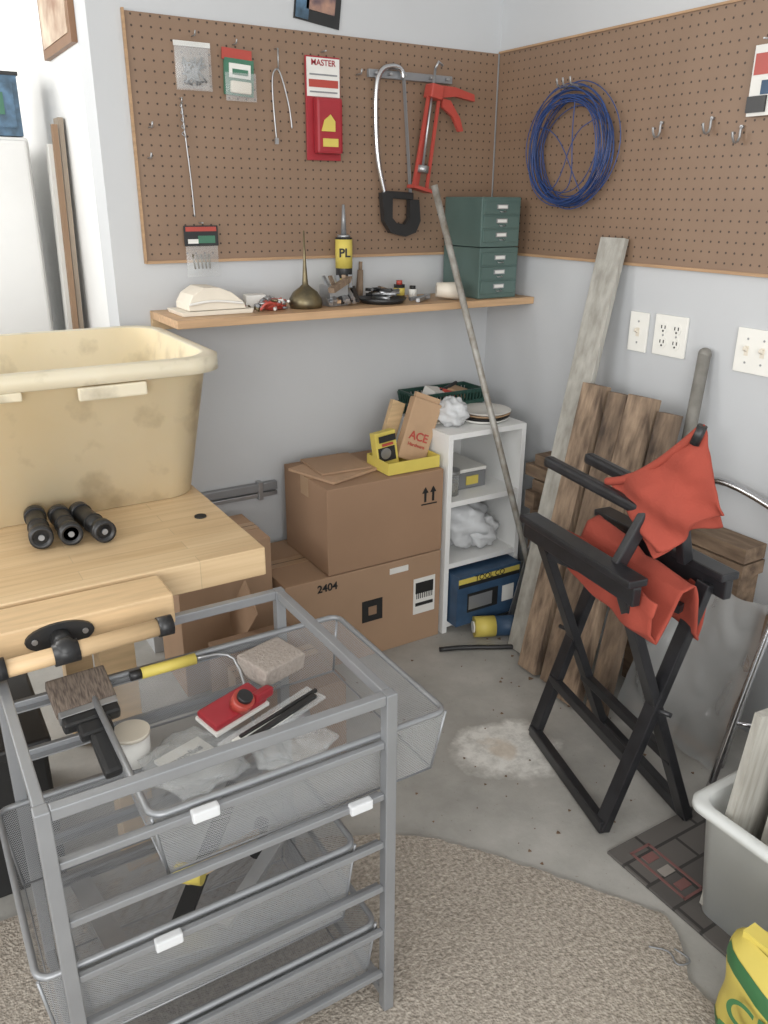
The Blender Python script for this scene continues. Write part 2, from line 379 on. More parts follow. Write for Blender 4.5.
b=Bd('bead_chain_loop'); b.tube([(-.815,-.02,1.56),(-.822,-.02,1.66),(-.822,-.02,1.72),(-.812,-.02,1.74),(-.80,-.02,1.74),(-.785,-.02,1.70),(-.77,-.02,1.64),(-.765,-.02,1.59)],.0024,steel,seg=6,smooth_pts=2).tube([(-.806,-.0095,1.79),(-.806,-.03,1.79),(-.806,-.03,1.74)],.002,steel,seg=6).box((-.815,-.02,1.555),(.010,.006,.016),steel); b.done()
b=Bd('hardware_blister_pack'); b.box((-.662,-.018,1.645),(.112,.006,.275),red,bev=.001).box((-.662,-.0225,1.728),(.106,.002,.10),paper).box((-.662,-.024,1.712),(.095,.002,.02),redp).box((-.662,-.024,1.735),(.09,.002,.004),frame).box((-.662,-.024,1.69),(.09,.002,.004),frame).box((-.655,-.035,1.60),(.085,.028,.15),red,bev=.008)
b.poly([(-.685,-.0495,1.585),(-.64,-.0495,1.585),(-.64,-.0495,1.612),(-.655,-.0495,1.63),(-.675,-.0495,1.615)],(0,-.003,0),yel).box((-.655,-.05,1.555),(.05,.003,.022),yel)
b.tube([(-.66,-.0095,1.795),(-.66,-.04,1.795)],.002,steel,seg=6); o=b.done()
text(o,'label_text','MASTER',(-.662,-.0245,1.765),.022,red,(1,0,0),(0,0,1))
hook(-.545,1.745); hook(-1.18,1.575)
b=Bd('tool_rail'); b.box((-.357,-.017,1.752),(.305,.014,.022),frame,bev=.002)
for x in (-.49,-.44,-.39,-.29,-.23): b.cyl((x,-.023,1.752),(x,-.04,1.752),.004,steel,seg=8)
b.done()
b=Bd('hacksaw'); y=-.035
b.tube([(-.395,y,1.745),(-.402,y,1.768),(-.43,y,1.775),(-.472,y,1.765),(-.492,y,1.725),(-.492,y,1.60),(-.483,y,1.50),(-.458,y,1.415)],.0085,chrome,seg=10,smooth_pts=2)
b.bar((-.395,y,1.76),(-.362,y,1.41),.016,.002,frame,up=(1,0,0)).bar((-.465,y,1.415),(-.355,y,1.41),.022,.018,black,up=(0,1,0),bev=.004)
b.poly([(-.475,y-.011,1.42),(-.435,y-.011,1.42),(-.435,y-.011,1.345),(-.42,y-.011,1.33),(-.385,y-.011,1.325),(-.37,y-.011,1.345),(-.37,y-.011,1.40),(-.335,y-.011,1.40),(-.328,y-.011,1.335),(-.345,y-.011,1.30),(-.385,y-.011,1.288),(-.44,y-.011,1.30),(-.465,y-.011,1.335)],(0,.022,0),black)
b.done()
b=Bd('caulking_gun'); y=-.055; ox=-.03
def g(x,dy,z): return (x+ox,y+dy,z)
b.bar(g(-.285,0,1.70),g(-.335,0,1.435),.010,.006,redp,up=(0,1,0)).bar(g(-.245,0,1.70),g(-.285,0,1.425),.010,.006,redp,up=(0,1,0)).bar(g(-.265,.022,1.71),g(-.311,.022,1.43),.016,.004,redp,up=(0,1,0))
b.bar(g(-.345,0,1.44),g(-.276,0,1.424),.045,.010,redp,up=(0,0,1))
b.bar(g(-.287,0,1.715),g(-.243,0,1.706),.045,.04,redp,up=(0,0,1),bev=.005)
b.cyl(g(-.262,0,1.775),g(-.303,0,1.48),.004,steel,seg=8).cyl(g(-.300,0,1.50),g(-.303,0,1.48),.020,steel)
b.tube([g(-.262,0,1.775),g(-.25,0,1.795),g(-.235,0,1.785)],.004,steel,seg=8)
b.poly([g(-.245,-.008,1.73),g(-.19,-.008,1.728),g(-.115,-.008,1.712),g(-.112,-.008,1.692),g(-.185,-.008,1.702),g(-.245,-.008,1.695)],(0,.016,0),redp)
b.poly([g(-.235,-.006,1.695),g(-.205,-.006,1.69),g(-.165,-.006,1.64),g(-.152,-.006,1.605),g(-.168,-.006,1.603),g(-.195,-.006,1.645),g(-.235,-.006,1.67)],(0,.012,0),redp)
b.done()
b=Bd('spring_wire_tool'); b.tube([(-1.09,-.02,1.64),(-1.085,-.02,1.55),(-1.078,-.02,1.45),(-1.075,-.02,1.35)],.002,steel,seg=6,smooth_pts=2).tube([(-1.09+.004*math.cos(t*.8),-.02+.004*math.sin(t*.8),1.64-t*.0022) for t in range(40)],.0013,steel,seg=5).tube([(-1.09,-.0095,1.65),(-1.09,-.03,1.65),(-1.09,-.02,1.635)],.002,steel,seg=6); b.done()
b=Bd('hanging_screw_package'); b.box((-1.06,-.018,1.30),(.10,.003,.055),black).box((-1.06,-.0202,1.318),(.09,.002,.012),redp).box((-1.045,-.0202,1.29),(.05,.002,.02),greenl).box((-1.085,-.0202,1.285),(.03,.002,.012),paper).grid(lambda u,v:(-1.06+(u-.5)*.095,-.018-.012*math.sin(3.1*u)*math.sin(3.1*v),1.272-.085*v),8,8,clearp)
for i in range(5): b.cyl((-1.09+i*.012,-.022,1.25),(-1.085+i*.011,-.022,1.21),.0025,brass,seg=6)
b.tube([(-1.06,-.0095,1.335),(-1.06,-.04,1.335)],.002,steel,seg=6); b.done()
b=Bd('photo_print'); b.box((-.665,-.004,1.915),(.145,.003,.10),black,rot=(0,.12,0)).box((-.655,-.006,1.925),(.09,.002,.06),skinp,rot=(0,.12,0)).box((-.715,-.006,1.90),(.04,.002,.05),bluep,rot=(0,.12,0)); b.done()
hook(-1.19,1.50)

# ---- things on the shelf
zs=1.0995
b=Bd('dust_mask_sander')
b.poly([(-1.185,-.19,zs),(-.985,-.19,zs),(-.98,-.19,zs+.012),(-1.19,-.19,zs+.012)],(0,.13,0),cream)
b.poly([(-1.165,-.18,zs+.013),(-1.0,-.18,zs+.013),(-1.005,-.18,zs+.03),(-1.04,-.18,zs+.058),(-1.075,-.18,zs+.072),(-1.12,-.18,zs+.073),(-1.15,-.18,zs+.055),(-1.165,-.18,zs+.03)],(0,.11,0),cream)
b.tube([(-1.165,-.185,zs+.03),(-1.10,-.187,zs+.04),(-1.01,-.185,zs+.028)],.004,paper,seg=6,smooth_pts=2)
o=b.done(); md=o.modifiers.new('bev','BEVEL'); md.width=.005; md.segments=3
b=Bd('loose_shelf_hardware')
for i in range(60):
    x=random.uniform(-.975,-.87); y=random.uniform(-.2,-.06); a=random.random()*3; L=random.uniform(.02,.045); z=zs+.006+random.random()*.025
    b.cyl((x,y,z),(x+L*math.cos(a)*.5,y+L*.5*math.sin(a),z+random.uniform(-.004,.006)),random.uniform(.003,.007),random.choice([steel,steel,brass,paper,redp,frame]),seg=8)
b.box((-.90,-.14,zs+.014),(.065,.05,.028),redp,rot=(0,0,.4),bev=.006); b.box((-.94,-.10,zs+.02),(.06,.05,.04),paper,rot=(0,0,-.2),bev=.003)
b.tube([(-.965,-.2,zs+.008),(-.95,-.21,zs+.03),(-.91,-.2,zs+.02),(-.93,-.17,zs+.008)],.004,redp,smooth_pts=2)
b.done()
b=Bd('oil_can'); b.lathe([(0,0),(.046,0),(.05,.012),(.048,.026),(.036,.045),(.018,.058),(.009,.066),(.008,.08),(.0045,.13),(.002,.215),(0,.216)],(-.80,-.15,zs),brass); b.done()
b=Bd('scraper_and_knives')
for i in range(14):
    x=-.735+i*.007; b.bar((x,-.19+.01*random.random(),zs+.01+.004*(i%3)),(x+.015+random.uniform(-.02,.02),-.10,zs+.04+.006*(i%4)),.012,.008,random.choice([steel,black,brownw,steel,kraft]))
b.box((-.70,-.14,zs+.03),(.07,.05,.06),steel,rot=(0,0,.2)); b.bar((-.74,-.2,zs+.05),(-.64,-.13,zs+.075),.02,.015,brownw)
for k in range(5): b.bar((-.72+.018*k,-.15,zs+.05),(-.73+.023*k,-.13,zs+.085),.012,.006,brownw if k%2 else frame)
b.done()
b=Bd('caulk_tube'); X_,Y_=-.618,-.055; b.cyl((X_,Y_,zs),(X_,Y_,zs+.19),.026,black,seg=24).cyl((X_,Y_,zs+.10),(X_,Y_,zs+.185),.0266,yel,seg=24).cyl((X_,Y_,zs+.04),(X_,Y_,zs+.07),.0266,yel,seg=24).cyl((X_,Y_,zs+.19),(X_,Y_,zs+.198),.02,steel,seg=24).cyl((X_,Y_,zs+.198),(X_,Y_,zs+.285),.009,frame,r2=.004); o=b.done()
text(o,'label_text','PL',(X_-.012,Y_-.0272,zs+.145),.036,dark,(1,-.3,0),(0,0,1))
b=Bd('tool_tray'); b.lathe([(0,.004),(.06,.004),(.074,.016),(.077,.016),(.064,0),(0,0)],(-.535,-.15,zs),black)
for i in range(14):
    a=random.random()*6; b.cyl((-.535+.03*math.cos(a),-.15+.03*math.sin(a),zs+.014+.002*i),(-.535+.055*math.cos(a+2.2),-.15+.055*math.sin(a+2.2),zs+.018+.002*i),.005,random.choice([steel,black,brownw]),seg=8)
b.done()
b=Bd('wood_handle_chisel'); b.cyl((-.555,-.04,zs+.012),(-.545,-.03,zs+.09),.012,brownw,r2=.009).cyl((-.545,-.03,zs+.09),(-.543,-.028,zs+.115),.006,brownw); b.done()
b=Bd('small_bottle'); b.cyl((-.435,-.09,zs),(-.435,-.09,zs+.045),.018,dark).cyl((-.435,-.09,zs+.012),(-.435,-.09,zs+.035),.0184,yel).cyl((-.435,-.09,zs+.045),(-.435,-.09,zs+.058),.01,redp); b.done()
b=Bd('small_bottle'); b.cyl((-.39,-.10,zs),(-.39,-.10,zs+.03),.014,paper).cyl((-.39,-.10,zs+.03),(-.39,-.10,zs+.04),.01,dark); b.done()
b=Bd('pliers'); b.bar((-.445,-.215,zs+.008),(-.37,-.15,zs+.01),.012,.01,steel).bar((-.445,-.17,zs+.008),(-.37,-.165,zs+.012),.012,.01,frame).cyl((-.37,-.155,zs+.004),(-.37,-.155,zs+.018),.011,steel); b.done()
b=Bd('paper_cup'); b.cyl((-.345,-.17,zs+.032),(-.28,-.205,zs+.028),.022,cream,r2=.028,seg=24).cyl((-.2805,-.2045,zs+.028),(-.2795,-.2052,zs+.028),.025,kraft,seg=24); b.done()
for zc0,hh in ((zs,.158),(zs+.160,.15)):
    b=Bd('parts_drawer_cabinet'); b.box((-.137,-.120,zc0+hh/2),(.156,.20,hh),green,bev=.003)
    n=3
    for k in range(n):
        z=zc0+.012+(k+.5)*(hh-.024)/n
        b.box((-.137,-.2215,z),(.142,.006,(hh-.024)/n-.006),green,bev=.0015)
        b.box((-.137,-.225,z+.004),(.044,.003,.014),steel); b.box((-.137,-.2265,z+.004),(.036,.002,.009),paper)
        b.tube([(-.147,-.2245,z-.008),(-.147,-.232,z-.011),(-.127,-.232,z-.011),(-.127,-.2245,z-.008)],.0015,steel,seg=6)
    b.done()

Bd('metal_conduit').cyl((-.145,-.60,.008),(-.388,-.205,1.44),.0105,conduit,seg=16).done()

# ---- cubby shelf
b=Bd('cubby_shelf'); x0,x1,y0,y1,h=-.422,-.105,-.375,-.04,.69
for x in (x0+.009,x1-.009): b.box((x,(y0+y1)/2,h/2),(.018,y1-y0,h),white,bev=.001)
b.box(((x0+x1)/2,(y0+y1)/2,h+.009),(x1-x0,y1-y0,.018),white,bev=.001)
for z in (.03,.25,.47): b.box(((x0+x1)/2,(y0+y1)/2,z),(x1-x0-.036,y1-y0-.004,.018),white)
b.box(((x0+x1)/2,y1+.004,h/2),(x1-x0,.006,h),white); b.done()
zt=.7085
def basket(name,c,d,mat,slot=True):
    x,y,z=c; w,dd,hh=d; b=Bd(name); t=.004
    b.box((x,y,z+t/2),(w*.9,dd*.9,t),mat)
    for sx in (-1,1):
        for k in range(int(dd/.014)): b.bar((x+sx*w*.45,y-dd*.45+k*.014,z),(x+sx*w/2,y-dd/2+k*dd/int(dd/.014),z+hh),.009,t,mat,up=(0,1,0))
    for sy in (-1,1):
        for k in range(int(w/.014)): b.bar((x-w*.45+k*.0135,y+sy*dd*.45,z),(x-w/2+k*.0145,y+sy*dd/2,z+hh),.009,t,mat,up=(1,0,0))
    for zz in (hh*.5,hh):
        for sx in (-1,1): b.box((x+sx*w*.49,y,z+zz),(.006,dd,.012),mat)
        for sy in (-1,1): b.box((x,y+sy*dd*.49,z+zz),(w,.006,.012),mat)
    return b
b=basket('slotted_tray',(-.265,-.105,zt),(.28,.12,.075),greent)
b.box((-.30,-.11,zt+.065),(.07,.05,.04),paper,rot=(.3,.2,.3)); b.box((-.25,-.12,zt+.06),(.05,.06,.03),redp,rot=(.1,.5,.3),bev=.01); b.box((-.20,-.10,zt+.06),(.09,.06,.03),kraft,rot=(.2,.1,.6)); b.cyl((-.33,-.12,zt+.06),(-.20,-.1,zt+.095),.006,black); b.done()
def bag(c,d,sd,mat,b):
    r=random.Random(sd); ph=[r.random()*6 for _ in range(6)]
    def f(u,v):
        a=2*math.pi*u; e=math.pi*v; k=1+.13*math.sin(5*a+ph[0]+3*e)+.1*math.sin(9*e+ph[1]+2*a)+.06*math.sin(13*a+ph[2])
        return (c[0]+d[0]*k*math.cos(a)*math.sin(e),c[1]+d[1]*k*math.sin(a)*math.sin(e),max(c[2]-d[2]*math.cos(e)*k,c[2]-d[2]*.95))
    b.grid(f,30,18,mat)
b=Bd('plastic_bag'); bag((-.345,-.28,zt+.045),(.05,.05,.045),3,bagw,b); b.done()
b=Bd('paper_plate_stack')
for k in range(4): b.lathe([(0,.003),(.06,.004),(.085,.014),(.088,.012),(.063,.0),(0,0)],(-.21+.008*k,-.27+.006*k,zt+.006*k),[paper,dark,kraft,paper][k])
b.done()
b=Bd('folded_papers')
for k in range(3): b.box((-.37+.006*k,-.20,zt+.002+.002*k),(.07,.09,.002),paper if k%2 else cream,rot=(0,0,.15*k-.2))
b.done()
b=Bd('plastic_bag'); bag((-.27,-.235,.345),(.10,.11,.088),11,bagw,b); bag((-.215,-.30,.315),(.06,.05,.055),5,bagw,b); b.done()
b=Bd('jar_of_screws'); b.cyl((-.36,-.3,.4795),(-.36,-.3,.55),.032,clearp,seg=20).cyl((-.36,-.3,.481),(-.36,-.3,.525),.029,brass,seg=20).cyl((-.36,-.3,.55),(-.36,-.3,.565),.034,steel,seg=20); b.done()
b=Bd('small_parts_box'); b.box((-.26,-.20,.509),(.12,.18,.058),frame,bev=.004).box((-.26,-.20,.545),(.122,.182,.012),paper,bev=.002).box((-.26,-.293,.51),(.05,.003,.03),yel); b.done()
b=Bd('appliance_box'); b.box((-.2635,-.29,.1325),(.27,.26,.185),blueb).box((-.2635,-.421,.20),(.26,.002,.030),yel).box((-.2635,-.4213,.19),(.26,.002,.014),dark).box((-.29,-.4215,.12),(.13,.002,.07),dark).box((-.30,-.4218,.12),(.10,.002,.05),frame).box((-.18,-.4215,.12),(.05,.002,.06),paper); o=b.done()
text(o,'label_text','TOOL CO',(-.2635,-.4228,.207),.028,dark,(1,0,0),(0,0,1))

# ---- cardboard boxes
def carton(name,x0,x1,y0,y1,z0,z1,mat,flap=0):
    b=Bd(name)
    cx,cy,cz=(x0+x1)/2,(y0+y1)/2,(z0+z1)/2; w,d,h=x1-x0,y1-y0,z1-z0
    b.box((cx,cy,cz),(w,d,h),mat,bev=.003)
    b.box((cx,cy,z1+.0006),(w,.055,.0012),tape); b.box((cx,cy,z1+.001),(w,.0022,.001),dark)
    b.box((x0-.0005,cy,z1-.03),(.001,.055,.06),tape); b.box((x1+.0005,cy,z1-.03),(.001,.055,.06),tape)
    return b
b=carton('cardboard_box',-1.0,-.435,-.37,-.03,0,.318,card)
b.box((-.70,-.3715,.165),(.075,.002,.075),dark).box((-.70,-.373,.165),(.03,.001,.03),cardd).box((-.50,-.3715,.17),(.085,.002,.13),paper).box((-.50,-.373,.20),(.07,.001,.04),dark).box((-.50,-.373,.14),(.07,.001,.012),dark)
for k in range(9): b.box((-.53+.0075*k,-.3735,.172),(.003,.001,.022),dark)
b.box((-.60,-.3715,.285),(.07,.002,.02),paper)
o=b.done(); text(o,'label_text','2404',(-.86,-.3722,.285),.035,dark,(1,0,0),(0,0,1))
b=carton('cardboard_box',-.855,-.435,-.37,-.07,.321,.60,cardb)
for x in (-.505,-.475):
    b.poly([(x-.004,-.3715,.50),(x+.004,-.3715,.50),(x+.004,-.3715,.53),(x+.012,-.3715,.53),(x,-.3715,.55),(x-.012,-.3715,.53),(x-.004,-.3715,.53)],(0,-.001,0),dark)
b.box((-.49,-.372,.492),(.06,.001,.004),dark); b.done()
b=Bd('cardboard_flaps'); b.box((-.74,-.21,.606),(.22,.20,.008),M('cardboard_c',(180,144,112),.85),rot=(0,.0,.3)).box((-.73,-.19,.6145),(.17,.17,.006),card,rot=(0,.0,-.05)); b.done()
b=carton('cardboard_box',-1.30,-1.01,-.30,-.075,0,.46,card); b.done()
b=carton('cardboard_box',-1.27,-1.03,-.80,-.44,0,.25,cardd)
b.bar((-1.15,-.44,.25),(-1.15,-.36,.32),.24,.004,card,up=(1,0,0)); b.done()
b=Bd('wall_conduit'); b.box((-1.08,-.012,.515),(.44,.022,.028),frame,bev=.003).box((-1.08,-.010,.488),(.44,.018,.014),steel,bev=.002)
for x in (-1.25,-.92): b.box((x,-.013,.504),(.016,.026,.062),steel,bev=.002)
b.done()
b=Bd('yellow_carton_tray'); X,Y,Z=-.535,-.285,.602
b.box((X,Y,Z+.002),(.19,.13,.004),yel)
for s_ in (-1,1): b.box((X+s_*.095,Y,Z+.020),(.003,.13,.038),yel); b.box((X,Y+s_*.065,Z+.020),(.19,.003,.038),yel)
b.done()
b=Bd('paper_bag'); mx=Matrix.Translation((-.505,-.27,.612))@Euler((-.12,.38,-.1)).to_matrix().to_4x4()
b.box((0,0,.10),(.105,.035,.20),kraft,bev=.004,mx=mx); b.box((0,0,.202),(.095,.012,.03),kraft,mx=mx); o=b.done()
text(o,'label_text','ACE',mx@Vector((0,-.0195,.08)),.038,redp,mx.to_3x3()@Vector((1,0,0)),mx.to_3x3()@Vector((0,0,1)))
text(o,'label_text_small','Hardware',mx@Vector((0,-.0195,.052)),.016,redp,mx.to_3x3()@Vector((1,0,0)),mx.to_3x3()@Vector((0,0,1)))
b=Bd('saw_blade_box'); b.box((-.597,-.27,.666),(.075,.03,.11),yel,rot=(-.1,-.1,0)).box((-.597,-.288,.652),(.06,.002,.045),dark,rot=(-.1,-.1,0)).cyl((-.602,-.2875,.654),(-.602,-.2905,.654),.018,steel,seg=20).box((-.600,-.292,.704),(.06,.002,.02),dark,rot=(-.1,-.1,0)).box((-.597,-.29,.684),(.04,.002,.008),redp,rot=(-.1,-.1,0)); b.done()
b=Bd('wood_offcut'); b.box((-.53,-.195,.700),(.05,.018,.19),woodl,rot=(-.15,.42,0)); b.done()

# ---- planks on right wall
def plank(name,bot,top,w,t,mat,wd=(0,1,0)):
    b=Bd(name); b.bar(bot,top,t,w,mat,up=wd,bev=.002); return b
plank('gray_plank',(-.275,-.605,.005),(-.025,-.605,1.30),.095,.018,grayw).done()
plank('rough_lumber_plank',(-.320,-.715,.008),(-.135,-.70,.90),.080,.038,brownw).done()
plank('rough_lumber_plank',(-.315,-.81,.008),(-.125,-.79,.89),.070,.038,brownk).done()
plank('rough_lumber_plank',(-.340,-.905,.008),(-.135,-.88,.90),.085,.04,brownw).done()
plank('rough_lumber_plank',(-.310,-.995,.008),(-.125,-.963,.87),.060,.035,brownk).done()
Bd('gray_pole').cyl((-.20,-1.04,.008),(-.022,-.965,1.02),.017,poleg).sph((-.0215,-.965,1.02),.0175,poleg).done()
b=Bd('aluminum_strip'); b.bar((-.20,-.455,.004),(-.03,-.505,.78),.022,.004,steel,up=(0,1,0)); b.done()
b=Bd('lumber_stack')
b.box((-.05,-.80,.545),(.085,.86,.04),brownh).box((-.048,-.82,.50),(.09,.82,.038),brownh).box((-.045,-.70,.585),(.07,.60,.035),brownh)
for y in (-.42,-.9,-1.2): b.box((-.045,y,.24),(.08,.04,.48),brownh)
b.box((-.06,-.42,.45),(.1,.045,.06),brownh); b.done()
b=Bd('plastic_wrapped_panel'); b.bar((-.20,-1.18,.002),(-.10,-1.18,.43),.32,.02,foil,up=(1,0,0))
for k in (-.15,.15): b.bar((-.214,-1.18+k,.01),(-.114,-1.18+k,.43),.022,.010,brownh,up=(1,0,0))
b.bar((-.213,-1.18,.02),(-.208,-1.18,.045),.32,.012,brownh,up=(1,0,0))
def crump(u,v):
    y=-1.005-.345*u; z=.012+.45*v; x=-.228+.105*v
    q=Vector((y*7,z*4.5,3.1)); d=abs(mnoise.noise(q))*.05+abs(mnoise.noise(q*2.1+Vector((4,4,4))))*.018
    return (x-d,y+.02*mnoise.noise(q*1.3+Vector((9,0,0))),z+.02*mnoise.noise(q*1.7+Vector((0,5,0))))
b.grid(crump,40,48,sheetp,smooth=True)
b.done()
b=Bd('chrome_tube_frame')
b.tube([(-.30,-1.38,.008),(-.22,-1.38,.30),(-.12,-1.38,.60),(-.07,-1.34,.67),(-.045,-1.12,.71),(-.045,-1.03,.69),(-.07,-1.0,.63)],.0095,chrome,seg=12,smooth_pts=2)
b.tube([(-.25,-1.44,.008),(-.17,-1.44,.30),(-.05,-1.42,.64)],.0085,chrome,seg=12)
b.cyl((-.25,-1.38,.19),(-.20,-1.44,.19),.006,chrome)
b.done()
b=Bd('paint_roller_pack'); b.cyl((-.275,-.475,.038),(-.17,-.525,.038),.035,blueb,seg=24).cyl((-.34,-.445,.038),(-.275,-.475,.038),.036,yel,seg=24).cyl((-.34,-.445,.038),(-.345,-.443,.038),.02,paper,seg=24); b.done()
b=Bd('pry_bar'); b.tube([(-.50,-.47,.010),(-.42,-.50,.010),(-.30,-.57,.010),(-.24,-.60,.012)],.008,black,smooth_pts=1); b.done()

# ---- folding director chair
b=Bd('folding_director_chair')
LA0,LA1=Vector((-.585,-.945,.66)),Vector((-.643,-1.36,.66)); RA0,RA1=Vector((-.385,-1.0,.655)),Vector((-.44,-1.43,.655))
for a,c in ((LA0,LA1),(RA0,RA1)):
    b.bar(a,c,.05,.018,blackw,up=(0,0,1),bev=.004)
    b.bar(a+Vector((0,0,-.03)),c+Vector((0,0,-.03)),.022,.045,blackw,up=(0,0,1),bev=.004)
A=Vector((-.641,-1.343,.0));B_=Vector((-.437,-1.416,.0));Cc=Vector((-.536,-.983,.0));D=Vector((-.34,-1.05,.0))
up=Vector((0,0,1))
for f_,t_ in ((B_,LA1+Vector((.01,.05,-.03))),(A,RA1+Vector((-.01,.05,-.03))),(Cc,RA0+Vector((0,-.05,-.03))),(D,LA0+Vector((0,-.05,-.03)))):
    dirv=(LA1-LA0).normalized()
    b.bar(f_+up*.012,t_,.022,.036,blackw,up=dirv,bev=.003)
for p,q in ((A,Cc),(B_,D)):
    b.bar(p+up*.022+(p-q)*.03,q+up*.022-(p-q)*.03,.024,.034,blackw,up=(0,0,1),bev=.004)
b.bar(B_.lerp(LA1,.28),D.lerp(LA0,.28),.02,.026,blackw,bev=.003)
b.bar(A.lerp(RA1,.28),Cc.lerp(RA0,.28),.02,.026,blackw,bev=.003)
b.bar((-.555,-.965,.808),(-.548,-1.28,.772),.026,.026,blackw,bev=.008)
b.bar((-.475,-1.02,.818),(-.505,-1.33,.80),.026,.026,blackw,bev=.008)
b.bar((-.61,-1.27,.66),(-.548,-1.28,.775),.022,.03,blackw,bev=.004).bar((-.465,-1.33,.66),(-.51,-1.33,.80),.022,.03,blackw,bev=.004)
b.bar((-.60,-1.05,.60),(-.52,-1.38,.58),.02,.02,blackw).cyl((-.548,-1.372,.95),(-.544,-1.382,.990),.010,black)
for p in (A.lerp(RA1,.5),Cc.lerp(RA0,.5)): b.cyl(p+Vector((-.006,.02,0)),p+Vector((.006,-.02,0)),.006,blackw,seg=12)
ch=b.done()
b=Bd('canvas')
# backrest sling: soft sleeve hanging from its peak in vertical folds
def sheet(P,amp,n,ph):
    P=[Vector(p) for p in P]; nrm=(P[1]-P[0]).cross(P[3]-P[0]).normalized()
    def f(u,v):
        q=(P[0].lerp(P[1],u)).lerp(P[3].lerp(P[2],u),v)
        sag=.028*math.sin(math.pi*u)*(1-v)*1.0
        hem=.014*math.sin(math.pi*u*2+ph)*v
        bulge=.034*math.sin(math.pi*u)*math.sin(math.pi*v)
        fold=amp*math.sin(n*math.pi*(u*1.1-.35*v)+ph)*(.35+.65*v)+amp*.35*math.sin(11*u+5*v+ph)
        wr=.006*mnoise.noise(Vector((u*6,v*6,ph*3)))
        return q-nrm*bulge+nrm*(fold+wr)+Vector((0,0,-sag-hem))
    return f
b.grid(sheet([(-.535,-1.14,.812),(-.545,-1.385,.995),(-.487,-1.422,.80),(-.568,-1.325,.700)],.011,4.2,0),32,32,orange)
b.grid(sheet([(-.518,-1.17,.795),(-.527,-1.378,.970),(-.466,-1.408,.780),(-.54,-1.315,.690)],.010,3.1,1.4),32,32,orange)
b.tube([(-.536,-1.145,.803),(-.536,-1.20,.822),(-.539,-1.28,.880),(-.543,-1.35,.95),(-.545,-1.382,.985)],.010,orange,seg=10,smooth_pts=2)
prof=[(-.595,.645),(-.603,.61),(-.598,.56),(-.578,.54),(-.556,.585),(-.53,.655),(-.50,.665),(-.478,.62),(-.462,.565),(-.438,.54),(-.42,.575),(-.412,.645)]
def seat(u,v):
    k=v*(len(prof)-1); i=min(int(k),len(prof)-2); t=k-i
    t=t*t*(3-2*t)
    x=prof[i][0]*(1-t)+prof[i+1][0]*t; z=prof[i][1]*(1-t)+prof[i+1][1]*t
    wr=mnoise.noise(Vector((u*7,v*9,2.0)))
    sagm=-.022*math.sin(math.pi*u)*(1 if .1<v<.9 else .2)
    return (x+.032-.065*u+.005*math.sin(12*u+6*v)+.007*wr, -1.06-.345*u+.010*math.sin(8*v)+.006*wr, z+sagm+.02*math.sin(3*u+1)-.028*u*(v>.6)+.009*mnoise.noise(Vector((u*5,v*8,7))))
b.grid(seat,32,60,orange)
o=b.done(solid=.005)
sd=o.modifiers.new('smooth','SMOOTH'); sd.factor=.5; sd.iterations=3
bpy.context.view_layer.update(); mw=o.matrix_world.copy(); o.parent=ch; o.matrix_world=mw

# ---- floor mats and rug
pts=[(-2.9,-.92),(-1.7,-.90),(-1.35,-.97),(-1.22,-1.03),(-1.10,-1.085),(-1.0,-1.16),(-.91,-1.28),(-.83,-1.40),(-.76,-1.51),(-.705,-1.60),(-.735,-1.66),(-.79,-1.72),(-.80,-1.95),(-.82,-2.6),(-2.9,-2.6)]
bm_pts=[]
for i in range(len(pts)):
    a,c=Vector(pts[i]),Vector(pts[(i+1)%len(pts)])
    n=max(1,int((c-a).length/.02))
    for k in range(n):
        q=a.lerp(c,k/n); bm_pts.append((q.x+random.uniform(-.004,.004),q.y+random.uniform(-.004,.004),.0005))
Bd('area_rug').poly(bm_pts,(0,0,.009),rugm).done(center=False)
b=Bd('door_mat'); b.box((-.43,-1.80,.004),(.50,.80,.007),brickm,bev=.002)
mred=M('mat_faded_red',(128,84,80),.85); mcr=M('mat_faded_cream',(150,142,134),.85)
for sx in (-.028,.028): b.box((-.61+sx,-1.51,.0082),(.006,.15,.002),mred)
for sy in (-.075,.075): b.box((-.61,-1.51+sy,.0082),(.062,.006,.002),mred)
for k in range(3): b.box((-.61,-1.465-.045*k,.0082),(.034,.022,.002),mcr if k%2 else mred)
b.done()
def tub(name,x0,x1,y0,y1,z0,z1,tp,t,mat,rim,rr=.05,rimh=.02,rimw=.02):
    cx,cy=(x0+x1)/2,(y0+y1)/2; W,D_=(x1-x0)/2,(y1-y0)/2
    def ring(k,off=0,n=8):
        o=[]; w=W*k+off; d=D_*k+off; r=rr*k
        for qx,qy,a0 in ((1,1,0),(-1,1,90),(-1,-1,180),(1,-1,270)):
            for j in range(n+1):
                a=math.radians(a0+90*j/n); o.append((cx+qx*(w-r)+r*math.cos(a),cy+qy*(d-r)+r*math.sin(a)))
        return o
    b=Bd(name); bm=b.bm
    i=b.mi(mat); ir=b.mi(rim)
    lv=[(tp,0,z0,0),(1,0,z1-rimh,0),(1,rimw*.5,z1-rimh,1),(1,rimw,z1-rimh*.9,1),(1,rimw,z1-.003,1),(1,rimw*.6,z1,1),(1,0,z1,1),(1,-t,z1-.002,1),(tp,-t,z0+t,0)]
    rings=[[bm.verts.new((x,y,z)) for x,y in ring(k,off)] for k,off,z,_ in lv]
    for (ra,rb,l_) in zip(rings,rings[1:],lv[1:]):
        n=len(ra)
        for j in range(n):
            f=bm.faces.new((ra[j],ra[(j+1)%n],rb[(j+1)%n],rb[j])); f.material_index=ir if l_[3] else i; f.smooth=True
    f=bm.faces.new(rings[0][::-1]); f.material_index=i
    f=bm.faces.new(rings[-1]); f.material_index=i
    return b
